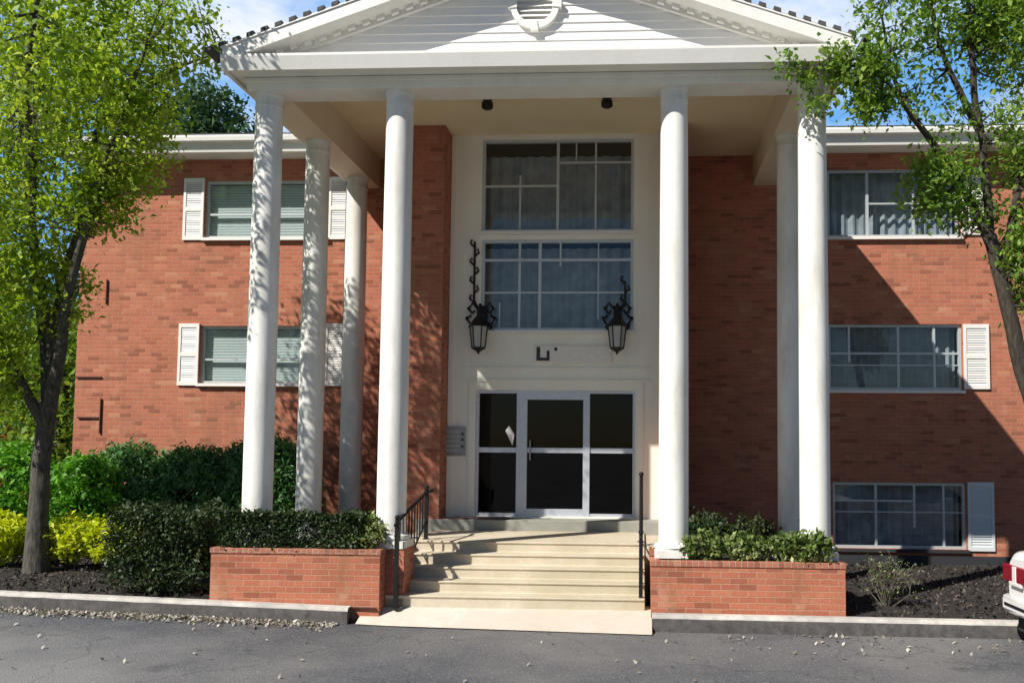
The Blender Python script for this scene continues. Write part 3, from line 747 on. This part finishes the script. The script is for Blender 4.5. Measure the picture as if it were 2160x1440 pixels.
# right planter plants
for i, (x, wd) in enumerate(((2.12,.24), (2.62,.28), (3.14,.27), (3.45,.2))):
    lab = ['pale leafy plant beside the inner right column', 'second pale leafy plant in the orange brick planter', 'third pale leafy plant in the orange brick planter', 'pale leafy plant at the foot of the outer right column'][i]
    shrub('planter_plant', lab, 'plant', (x,-.2,.78), clumps((x,-.22 if i < 3 else -.34,.93), (wd,.14,.17), 40, 20, .045, .25, .77), .07, 'leaf_var', 'plants in the right planter')
for i, x in enumerate((2.3, 2.95)):
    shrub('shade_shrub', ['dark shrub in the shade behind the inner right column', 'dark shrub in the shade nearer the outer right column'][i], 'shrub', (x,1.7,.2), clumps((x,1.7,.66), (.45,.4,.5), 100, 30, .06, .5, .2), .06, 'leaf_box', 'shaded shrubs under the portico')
# bare twiggy shrub in the right bed
tw = thing('bare_shrub', 'bare grey twiggy shrub in the mulch below the basement window', 'shrub', (4.45,.35,.17))
m_ = MB(); lp = []
for i in range(46):
    a = rng.uniform(0, 2*math.pi); sp = rng.uniform(.05,.42); h_ = rng.uniform(.25,.62)
    q = Vector((math.cos(a)*sp, math.sin(a)*sp*.7, h_)); mid = q*.5 + Vector(rng.normal(size=3)*.05)
    m_.tube([(q.x*.1,q.y*.1,-.03), mid, q], [.010,.007,.003], 4)
    for k in range(3):
        q2 = mid.lerp(q, rng.uniform(.2,1)); e = q2 + Vector(rng.normal(size=3))*.09 + Vector((0,0,.05)); m_.tube([q2, e], [.004,.002], 3); lp.append(e)
m_.build('branch', M['twig'], tw)['kind'] = 'stuff'
leaves('foliage', [tuple(p+Vector(rng.normal(size=3)*.03)) for p in lp for _ in range(3)], .035, M['leaf_var'], tw)

# ------------------------------------------------------------------ trees
def tree(name, label, base, limbs, blobs, size, mat, bark, group=None):
    """limbs: (points, radii) in world coordinates; blobs: (centre, radii, clumps, per clump, spread)"""
    base = Vector(base); t = thing(name, label, 'tree', base, group)
    m_ = MB(); ends = []
    for pts, rad in limbs:
        P = [Vector(p)-base for p in pts]
        Q = []; Rr = []
        for i in range(len(P)-1):
            n = max(2, int((P[i+1]-P[i]).length/.22))
            for k in range(n):
                u = k/n; p0 = P[max(0,i-1)]; p1_ = P[i]; p2 = P[i+1]; p3 = P[min(len(P)-1,i+2)]
                q = .5*((2*p1_) + (p2-p0)*u + (2*p0-5*p1_+4*p2-p3)*u*u + (3*p1_-p0-3*p2+p3)*u**3)
                w_ = .03 if i or k else 0
                Q.append(q + Vector((mnoise.noise(q*2.1), mnoise.noise(q*2.1+Vector((9,0,0))), 0))*w_); Rr.append(rad[i]+(rad[i+1]-rad[i])*u)
        Q.append(P[-1]); Rr.append(rad[-1])
        m_.tube(Q, Rr, 9); ends.append((Q, Rr))
    pts = []
    blobs = [(c, r, nc, int(per*1.35), sp) for c, r, nc, per, sp in blobs]
    for c, r, nc, per, sp in blobs: pts.append(clumps(c, r, nc, per, sp, .15))
    # twigs run from the nearest limb point to some clump centres
    LP = [(q, r) for Q, Rr in ends for q, r in zip(Q, Rr) if r < .1]
    LA = np.array([tuple(q) for q, r in LP])
    for pb, (c, r, nc, per, sp) in zip(pts, blobs):
        for k in range(0, len(pb), per*3):
            e = np.mean(pb[k:k+per], 0) - np.array(base)
            j = np.argmin(((LA-e)**2).sum(1)); q, rr = LP[j]
            ev = Vector(e)
            if (ev-q).length > 2.6: continue
            mid = q.lerp(ev, .5) + Vector(rng.normal(size=3)*.08) + Vector((0,0,-.05))
            m_.tube([q, mid, ev], [min(rr*.6,.02), .010, .004], 4)
    m_.build('trunk', M[bark], t, smooth=True)
    P = np.concatenate(pts) - np.array(base)
    tn = np.array([mnoise.noise(Vector(q)*1.3) for q in P[::8]]); tn = np.repeat(tn, 8)[:len(P)]
    leaves('crown', P, size, M[mat], t, up=.25, aspect=.5, jitter=.6, tint=np.clip(rng.beta(2, 2.4, len(P))*.75+.12+tn*.45, 0, 1))
    return t
# left tree: several ascending stems over one short trunk
lt = [
 ([(-6.98,.9,.2),(-7.0,.9,1.0),(-7.0,.9,1.7),(-6.93,.9,2.7)], [.20,.135,.12,.115]),
 ([(-6.93,.9,2.6),(-6.88,.9,3.5),(-6.75,.85,4.4),(-6.45,.8,5.5),(-6.2,.7,6.8),(-6.0,.6,8.4)], [.095,.08,.07,.055,.04,.02]),
 ([(-6.93,.9,2.6),(-7.05,.95,3.5),(-7.25,1.0,4.4),(-7.45,1.0,5.6),(-7.6,1.0,7.0),(-7.7,1.0,8.6)], [.085,.07,.06,.05,.04,.02]),
 ([(-6.93,.9,2.5),(-6.65,.7,3.4),(-6.45,.5,4.2),(-6.05,.3,5.2),(-5.6,.1,6.3),(-5.2,.0,7.4)], [.10,.075,.06,.05,.035,.02]),
 ([(-6.88,.9,3.4),(-7.0,.6,4.6),(-6.9,.3,6.0),(-6.8,.2,8.0)], [.08,.06,.05,.03]),
 ([(-6.93,.9,2.3),(-7.3,.6,3.2),(-7.7,.4,4.0),(-8.1,.3,5.0)], [.08,.06,.045,.025]),
 ([(-6.9,.3,5.8),(-6.4,-.5,6.3),(-5.9,-1.2,7.0),(-5.4,-1.6,8.2)], [.05,.04,.03,.015]),
 ([(-6.2,.7,6.6),(-5.6,.6,7.0),(-5.0,.5,7.3),(-4.4,.4,7.45)], [.04,.03,.02,.01]),
]
lb = [
 ((-7.2,.6,7.2),(1.2,1.0,1.6),180,32,.15), ((-6.2,.4,6.6),(.9,.8,1.2),125,30,.13), ((-7.4,.6,5.2),(.9,.7,1.0),130,28,.13),
 ((-5.7,-1.5,7.0),(.9,.7,1.7),115,26,.14), ((-5.0,-1.2,8.2),(.8,.7,.9),70,24,.14), ((-6.3,-1.3,5.3),(.5,.5,.7),50,22,.13), ((-7.2,.2,4.0),(.4,.4,1.3),80,24,.13),
 ((-6.1,.4,5.35),(.55,.45,.35),64,24,.11), ((-5.6,.3,7.3),(.7,.6,1.0),120,22,.14), ((-5.0,.2,7.7),(.6,.4,.7),60,14,.13), ((-4.6,.2,7.4),(.5,.35,.3),20,10,.1), ((-5.6,.4,5.75),(.5,.4,.35),46,16,.12),
 ((-7.75,.6,3.7),(.55,.5,.9),70,26,.12), ((-6.7,.7,4.3),(.35,.35,.7),36,22,.1), ((-7.5,.6,2.9),(.35,.4,.5),26,24,.1), ((-5.4,.2,6.3),(.45,.4,.5),44,20,.12),
]
tree('shade_tree', 'tall leafy tree with a forked grey trunk in the left mulch bed', (-6.98,.9,.25), lt, lb, .08, 'leaf_tree', 'bark')
rt_ = [
 ([(6.5,.3,.1),(6.45,.3,1.2),(6.36,.3,2.3),(6.16,.3,3.1),(5.98,.3,3.95),(5.78,.3,4.85)], [.16,.12,.11,.10,.09,.08]),
 ([(5.78,.3,4.75),(5.55,.3,5.3),(5.19,.3,5.9),(4.83,.3,6.44),(4.6,.3,6.95),(4.45,.3,7.8)], [.065,.055,.045,.035,.025,.012]),
 ([(5.78,.3,4.75),(5.76,.3,5.45),(5.68,.3,6.3),(5.6,.3,7.0),(5.55,.3,8.2)], [.065,.055,.045,.04,.02]),
 ([(5.68,.3,6.2),(5.4,.2,6.7),(5.15,.2,7.3),(5.0,.2,8.2)], [.05,.04,.03,.02]),
 ([(5.9,.3,4.3),(6.15,.4,5.3),(6.4,.5,6.5),(6.6,.5,8.2)], [.06,.05,.04,.02]),
 ([(5.1,.3,6.05),(4.7,-.1,6.25),(4.3,-.4,6.6),(3.6,-.6,6.8)], [.035,.025,.018,.008]),
]
rbb = [
 ((4.65,.2,7.6),(.55,.5,.8),64,18,.12), ((3.95,-.6,6.7),(.42,.25,.30),52,18,.08), ((4.1,-.5,6.35),(.28,.22,.30),40,20,.08), ((3.4,-.6,6.75),(.45,.2,.25),26,14,.08), ((3.5,-.6,6.3),(.25,.2,.2),9,12,.07),
 ((5.15,.2,5.45),(.5,.35,.45),80,20,.10), ((5.65,.3,5.15),(.3,.3,.3),18,16,.09), ((6.3,.4,7.6),(.8,.7,.8),180,26,.14), ((6.15,.4,6.2),(.45,.5,.7),46,18,.12),
 ((5.5,.3,7.9),(.7,.6,.7),100,20,.13), ((6.25,.3,4.5),(.35,.35,.75),90,24,.09), ((5.1,.2,6.6),(.5,.4,.5),30,12,.10), ((6.6,.4,5.6),(.5,.5,.6),60,22,.12), ((5.45,.3,6.2),(.4,.3,.4),16,10,.1),
]
tree('shade_tree', 'leaning thin crowned tree on the right, branches over the portico corner', (6.5,.3,.15), rt_, rbb, .074, 'leaf_tree2', 'bark2')

# background planting, left of and behind the building
def far_tree(name, label, x, y, h, r, mat, zc=.62, n=220, size=.22):
    tree(name, label, (x,y,0), [([(x,y,-.1),(x,y,h*.3),(x+.1,y,h*.6),(x,y,h*.9)], [.2,.16,.1,.04]), ([(x,y,h*.35),(x+r*.5,y,h*.6)], [.09,.03]), ([(x,y,h*.35),(x-r*.5,y,h*.62)], [.09,.03])],
         [((x,y,h*zc), (r,r*.8,h*(1-zc)), n, 26, .28)], size, mat, 'bark2', 'trees beyond the building')
far_tree('background_tree', 'dark green treetop rising behind the left wing roof', -13.4, 17, 14.2, 2.2, 'leaf_far', .74, 420)
far_tree('background_tree', 'blue green tree past the left end of the brick wing', -16.5, 15, 6.5, 2.2, 'leaf_far')
far_tree('background_tree', 'tall hazy tree at the far left beyond the bushes', -21.5, 20, 9.5, 3.2, 'leaf_far', .55, 300)
far_tree('background_tree', 'green tree close past the corner of the left wing', -12.2, 9, 5.2, 1.6, 'leaf_tree2', .6, 200, .16)
far_tree('background_tree', 'tree far beyond the right tree, behind the roof', 15.5, 22, 11.0, 3.5, 'leaf_far', .6, 260)
shrub('rust_bush', 'rust orange bush far left behind the green bushes', 'bush', (-15.3,12,0), clumps((-15.5,12,1.5), (1.5,.8,1.6), 200, 26, .14, .5, 0), .16, 'leaf_rust', srad=.03)

# ------------------------------------------------------------------ small things on the front
def lantern(x, side, tall, label):
    l = thing('wall_lantern', label, 'lantern', (x, BY-.035, 3.93), 'wall lanterns above the doors')
    k_ = 1.22
    m_ = MB(); m_.box(-.07, .07, -.02, .0, .02, .46); m_.tube([(0,-.02,.36),(0,-.12,.46),(0,-.22,.38),(0,-.22,.27)], .022)
    m_.tube([(0,-.02,.16),(0,-.09,.10),(0,-.14,.16),(0,-.10,.22)], .018)
    for s in (-1, 1):
        m_.tube([(s*.05,-.02,.40),(s*.14,-.03,.50),(s*.20,-.04,.40),(s*.14,-.03,.33),(s*.10,-.03,.38)], .019)
        m_.tube([(s*.05,-.02,.22),(s*.16,-.03,.14),(s*.23,-.04,.24),(s*.16,-.03,.30)], .019)
        m_.tube([(s*.05,-.02,.10),(s*.12,-.03,.02),(s*.17,-.03,.10)], .016)
        for q in ((.20,.41), (.23,.25), (.17,.11)): m_.lathe([(.005,q[1]-.035),(.032,q[1]),(.005,q[1]+.035)], s*q[0], -.04, 8)
    xs_ = side*.12; z_ = .42; i = 0
    m_.tube([(side*.06,-.02,.40),(xs_,-.02,.56),(xs_,-.02,tall)], .017)
    while z_ < tall-.12:                                # curled leaves up the tall bracket
        z_ += .15; d_ = 1 if i % 2 else -1; i += 1
        m_.tube([(xs_,-.02,z_-.06),(xs_+d_*.07,-.03,z_),(xs_+d_*.05,-.035,z_+.06),(xs_+d_*.015,-.03,z_+.04)], [.014,.017,.015,.006], 6)
    m_.build('bracket', M['black'], l, smooth=True)
    m_ = MB(); m_.lathe([(.01*k_,.28),(.06*k_,.23),(.125*k_,.12),(.135*k_,.09)], 0, -.22, 6); m_.build('cap', M['black'], l)
    m_ = MB(); m_.lathe([(.112*k_,.09),(.082*k_,-.24)], 0, -.22, 6); m_.build('lamp_glass', M['lampglass'], l)
    m_ = MB()
    for k in range(6):
        a = 2*math.pi*k/6; m_.tube([(.118*k_*math.cos(a),-.22+.118*k_*math.sin(a),.09),(.086*k_*math.cos(a),-.22+.086*k_*math.sin(a),-.25)], .010, 5)
    m_.lathe([(.09*k_,-.24),(.09*k_,-.26),(.03,-.31),(.006,-.35)], 0, -.22, 6); m_.build('cage', M['black'], l)
lantern(-1.22, -1, 1.50, 'black scrolled wall lantern with a tall leafy bracket, left of the sign marks')
lantern(.98, 1, .85, 'black scrolled wall lantern with a shorter bracket, right of the sign marks')
sg = thing('entrance_sign', 'faded pale sign board with dark lettering above the doors', 'sign', (.27, BY-.033, 3.6))
m_ = MB(); m_.box(-.62, .62, -.025, 0, -.14, .14); m_.build('board', M['sign'], sg, bevel=.004)
m_ = MB(); y0 = -.031; y1 = -.025
m_.box(-.585, -.525, y0, y1, -.10, .12); m_.box(-.525, -.42, y0, y1, -.10, -.05); m_.box(-.42, -.375, y0, y1, -.10, .06); m_.lathe([(.001,.0)], 0, 0, 3) if False else None
m_.box(-.30, -.25, y0, y1, .06, .11)
m_.build('lettering', M['ink'], sg)
ip = thing('intercom_panel', 'grey steel intercom and letterbox panel left of the doors', 'intercom', (-1.61, BY-.034, 2.2))
m_ = MB(); m_.box(-.19, .17, -.05, 0, -.23, .23); m_.build('case', M['steel'], ip, bevel=.006)
m_ = MB()
for k in range(5): m_.box(-.15, .08, -.056, -.05, -.17+k*.075, -.12+k*.075)
m_.build('flap', plain('pale_steel', (.40,.41,.42), .45, .4), ip)
m_ = MB()
for z_ in (.12, .03, -.08):
    m_ = MB(); m_.box(.11, .145, -.058, -.05, z_-.02, z_+.02); m_.build('button', M['ink'], ip)
no = MB(); no.add([(-.82,BY+.06,2.38),(-.70,BY+.06,2.14),(-.67,BY+.06,2.32),(-.76,BY+.06,2.46)], [(0,1,2,3)]); no.add([(-.82,BY+.064,2.38),(-.70,BY+.064,2.14),(-.67,BY+.064,2.32),(-.76,BY+.064,2.46)], [(3,2,1,0)])
tag(no.build('notice', M['paper']), 'small white notice stuck on the left sidelight glass', 'notice')
for x, lab in ((-.9,'small black hanging lamp under the porch ceiling, nearer the left window edge'), (.85,'small black ceiling lamp toward the right of the porch')):
    c_ = thing('ceiling_lamp', lab, 'lamp', (x, 1.5, 7.2), 'lamps on the porch ceiling')
    m_ = MB(); m_.lathe([(.07,-.001),(.07,-.03),(.02,-.05)], 0, 0, 16); m_.build('mount', M['black'], c_, smooth=True)
    m_ = MB(); m_.lathe([(.05,-.045),(.085,-.07),(.085,-.14),(.06,-.16)], 0, 0, 16); m_.build('shade', M['black'], c_, smooth=True)
cw = thing('branch_shadow_bars', 'thin dark bars drawn as branch shadows on the left end of the brick wall', 'shadow bars', (-8.2, WY-.02, 2.3))
m_ = MB()
rp = plain('shadow_brown', (.09,.03,.02), .7)
for a, c_ in (((-.5,1.0),(-.03,1.0)), ((-.02,.0),(-.02,.62)), ((-.44,.28),(-.02,.28)), ((.0,2.32),(.0,2.75))):  # thin solid bars added to stand for branch shadows on the brick
    m_ = MB(); m_.tube([(a[0],0,a[1]),(c_[0],0,c_[1])], .016, 6); m_.build('shadow_bar', rp, cw)

# ------------------------------------------------------------------ fallen leaves
pts = []
for i in range(2600):
    x = rng.uniform(-9, -2.2); pts.append((x, kerb_y(x)-.02-abs(rng.normal())*.16, zg(x)+.016))
for i in range(130):
    x = rng.uniform(2.2, 7); pts.append((x, kerb_y(x)-.05-abs(rng.normal())*.55, .016))
for i in range(150):
    x = rng.uniform(-8, 7); pts.append((x, rng.uniform(-4.5,-1), zg(x)+.016))
lo = leaves('fallen_leaves', pts, .055, M['leaf_dry'], None, up=6)
tag(lo, 'dry pale fallen leaves littering the asphalt along the kerb', 'leaves', kind='stuff')

cp = []
for i in range(5200):
    x = rng.uniform(-9.5, -1.9); y = rng.uniform(-.42, 2.2); cp.append((x, y, zg(x)+.215+.02*min(3, y+.5)+.03*mnoise.noise(Vector((x*2.3,y*2.3,0)))))
for i in range(4200):
    x = rng.uniform(3.7, 9); y = rng.uniform(-.42, 4.1); cp.append((x, y, .18+.012*max(0, y)+.025*mnoise.noise(Vector((x*2.3,y*2.3,5)))))
M['chip'] = leaf_mat('mulch_chip', (.015,.012,.010), (.055,.045,.038), (.17,.14,.12), 0, .9)
tag(leaves('mulch_chips', cp, .06, M['chip'], None, up=1.5, aspect=.4, jitter=.6), 'dark wood chips covering the planting beds', 'mulch', kind='stuff')

# ------------------------------------------------------------------ car (parked along the kerb, nose to the right)
car = thing('parked_car', 'white saloon car parked along the kerb at the right edge', 'car', (5.40,-1.72,0))
def loft(sts, n_mirror=True):
    """stations: (x, [(half width, z), ...]) from sill to roof centre"""
    b = MB(); k = len(sts[0][1])
    for x, sec in sts:
        for y, z in sec: b.v.append((x, -y, z))
        for y, z in reversed(sec[:-1] if sec[-1][0] == 0 else sec): b.v.append((x, y, z))
    n = len(b.v)//len(sts)
    for i in range(len(sts)-1):
        for j in range(n-1): b.f.append((i*n+j, (i+1)*n+j, (i+1)*n+j+1, i*n+j+1))
        b.f.append((i*n+n-1, (i+1)*n+n-1, (i+1)*n, i*n))
    b.f.append(tuple(range(n))[::-1]); b.f.append(tuple(range((len(sts)-1)*n, len(sts)*n)))
    b.f = [f_[::-1] for f_ in b.f]
    return b
def sec(hw, zl, zb, zs, zt):
    return [(hw*.86,zl),(hw*.97,zl+.08),(hw,zb),(hw*.985,zs-.10),(hw*.93,zs-.01),(hw*.80,zt),(hw*.4,zt+.02),(0,zt+.025)]
WH = M['carwhite'] = plain('white_car_paint', (.80,.80,.80), .18, 0, .6, .02)
M['carwhite'].node_tree.nodes['Principled BSDF'].inputs['Coat Weight'].default_value = .6
st_ = [(0.00,sec(.70,.42,.62,.93,.95)), (.05,sec(.78,.34,.60,1.00,1.03)), (.14,sec(.84,.30,.58,1.015,1.05)), (.45,sec(.88,.22,.56,1.00,1.05)), (1.0,sec(.89,.2,.55,.97,1.02)),
       (2.2,sec(.90,.2,.55,.95,.99)), (3.2,sec(.90,.2,.55,.93,.97)), (4.0,sec(.87,.2,.53,.84,.89)), (4.4,sec(.80,.24,.5,.74,.79)), (4.58,sec(.66,.32,.48,.66,.70))]
cb = loft(st_); body = cb.build('body', WH, car, smooth=True)
sb = body.modifiers.new('sub', 'SUBSURF'); sb.levels = 1; sb.render_levels = 2
def sec2(hw, z0, z1):
    return [(hw,z0),(hw*.93,z0+(z1-z0)*.5),(hw*.80,z1-.05),(hw*.68,z1),(hw*.3,z1+.02),(0,z1+.025)]
gh = loft([(.62,sec2(.76,.98,1.02)), (1.15,sec2(.80,.97,1.34)), (1.5,sec2(.81,.96,1.42)), (2.3,sec2(.81,.95,1.44)), (2.7,sec2(.81,.95,1.38)), (3.4,sec2(.78,.93,.98))])
gh.build('greenhouse', plain('car_glass', (.012,.014,.016), .06, 0, .8, .02), car, smooth=True)
rf_ = loft([(1.12,[(.60,1.375),(.3,1.40),(0,1.405)]), (1.5,[(.62,1.445),(.3,1.47),(0,1.475)]), (2.3,[(.62,1.465),(.3,1.485),(0,1.49)]), (2.62,[(.60,1.41),(.3,1.43),(0,1.435)])])
rf_.build('roof', WH, car, smooth=True)
clr = plain('clear_lens', (.75,.70,.70), .15, 0, .7, .02)
red = plain('red_lens', (.22,.008,.02), .12, 0, .7, .1)
for s in (-1, 1):
    m_ = MB(); p, q = sorted((s*.14, s*.79)); m_.box(-.035, .10, p, q, .70, .885); p, q = sorted((s*.79, s*.868)); m_.box(.02, .30, p, q, .71, .875)
    o = m_.build('tail_light', red, car, bevel=.02)
    m_ = MB(); p, q = sorted((s*.42, s*.52)); m_.box(-.041, .0, p, q, .69, .88); p, q = sorted((s*.30, s*.60)); m_.box(-.043, .0, p, q, .675, .715)
    m_.build('reversing_lamp', clr, o, bevel=.008)
m_ = MB(); m_.box(-.05, .18, -.80, .80, .36, .56)
bp = m_.build('bumper', WH, car, smooth=True, bevel=.05)
m_ = MB(); m_.box(-.058, -.04, -.7, .7, .445, .475); m_.build('trim', M['black'], bp)
m_ = MB(); m_.box(-.03, -.008, -.12, .12, .60, .68); m_.build('licence_plate', M['paper'], car)
m_ = MB(); m_.box(.1, 4.4, -.72, .72, .17, .3); m_.build('underbody', M['dark'], car)
rub = plain('tyre_rubber', (.015,.015,.015), .9); ally = plain('alloy', (.5,.51,.52), .3, .7)
for x in (.92, 3.62):
    for s in (-1, 1):
        m_ = MB(); prof = [(.2,-.10),(.29,-.10),(.31,-.07),(.315,0),(.31,.07),(.29,.10),(.2,.10)]; n = 28
        for r_w, yy in prof:
            for k in range(n): a = 2*math.pi*k/n; m_.v.append((x+r_w*math.cos(a), s*.80+yy, .315+r_w*math.sin(a)))
        for i in range(len(prof)-1):
            for k in range(n): m_.f.append((i*n+k, i*n+(k+1)%n, (i+1)*n+(k+1)%n, (i+1)*n+k))
        wl = m_.build('wheel', rub, car, smooth=True)
        m_ = MB(); yy = s*.885
        for k in range(5):
            a = 2*math.pi*k/5; ca, sa = math.cos(a), math.sin(a); q = [(-.04,.03),(.04,.03),(.03,.20),(-.03,.20)]
            P = [(x+p_*ca+r_*sa, .315-p_*sa+r_*ca) for p_, r_ in q]; m_.prism(P, yy-.02, yy+.02)
        for k in range(n):
            a0, a1 = 2*math.pi*k/n, 2*math.pi*(k+1)/n
            m_.quad((x+.205*math.cos(a0),yy,.315+.205*math.sin(a0)),(x+.205*math.cos(a1),yy,.315+.205*math.sin(a1)),(x+.18*math.cos(a1),yy,.315+.18*math.sin(a1)),(x+.18*math.cos(a0),yy,.315+.18*math.sin(a0)))
        m_.build('rim', ally, wl)
        m_ = MB()
        for k in range(n):
            a0, a1 = math.pi*(-.12+1.24*k/n), math.pi*(-.12+1.24*(k+1)/n); yo = s*.895
            m_.quad((x+.37*math.cos(a0),yo,.33+.37*math.sin(a0)),(x+.37*math.cos(a1),yo,.33+.37*math.sin(a1)),(x+.2*math.cos(a1),s*.86,.33+.2*math.sin(a1)),(x+.2*math.cos(a0),s*.86,.33+.2*math.sin(a0)))
        m_.build('wheel_arch', M['dark'], car)
for s in (-1, 1):
    m_ = MB(); m_.box(2.75, 2.95, min(s*.90,s*1.02), max(s*.90,s*1.02), .95, 1.08); m_.build('mirror', WH, car, bevel=.03)
    m_ = MB(); m_.box(4.30, 4.5, min(s*.45,s*.74), max(s*.45,s*.74), .62, .72); m_.build('headlight', M['paper'], car, bevel=.02)
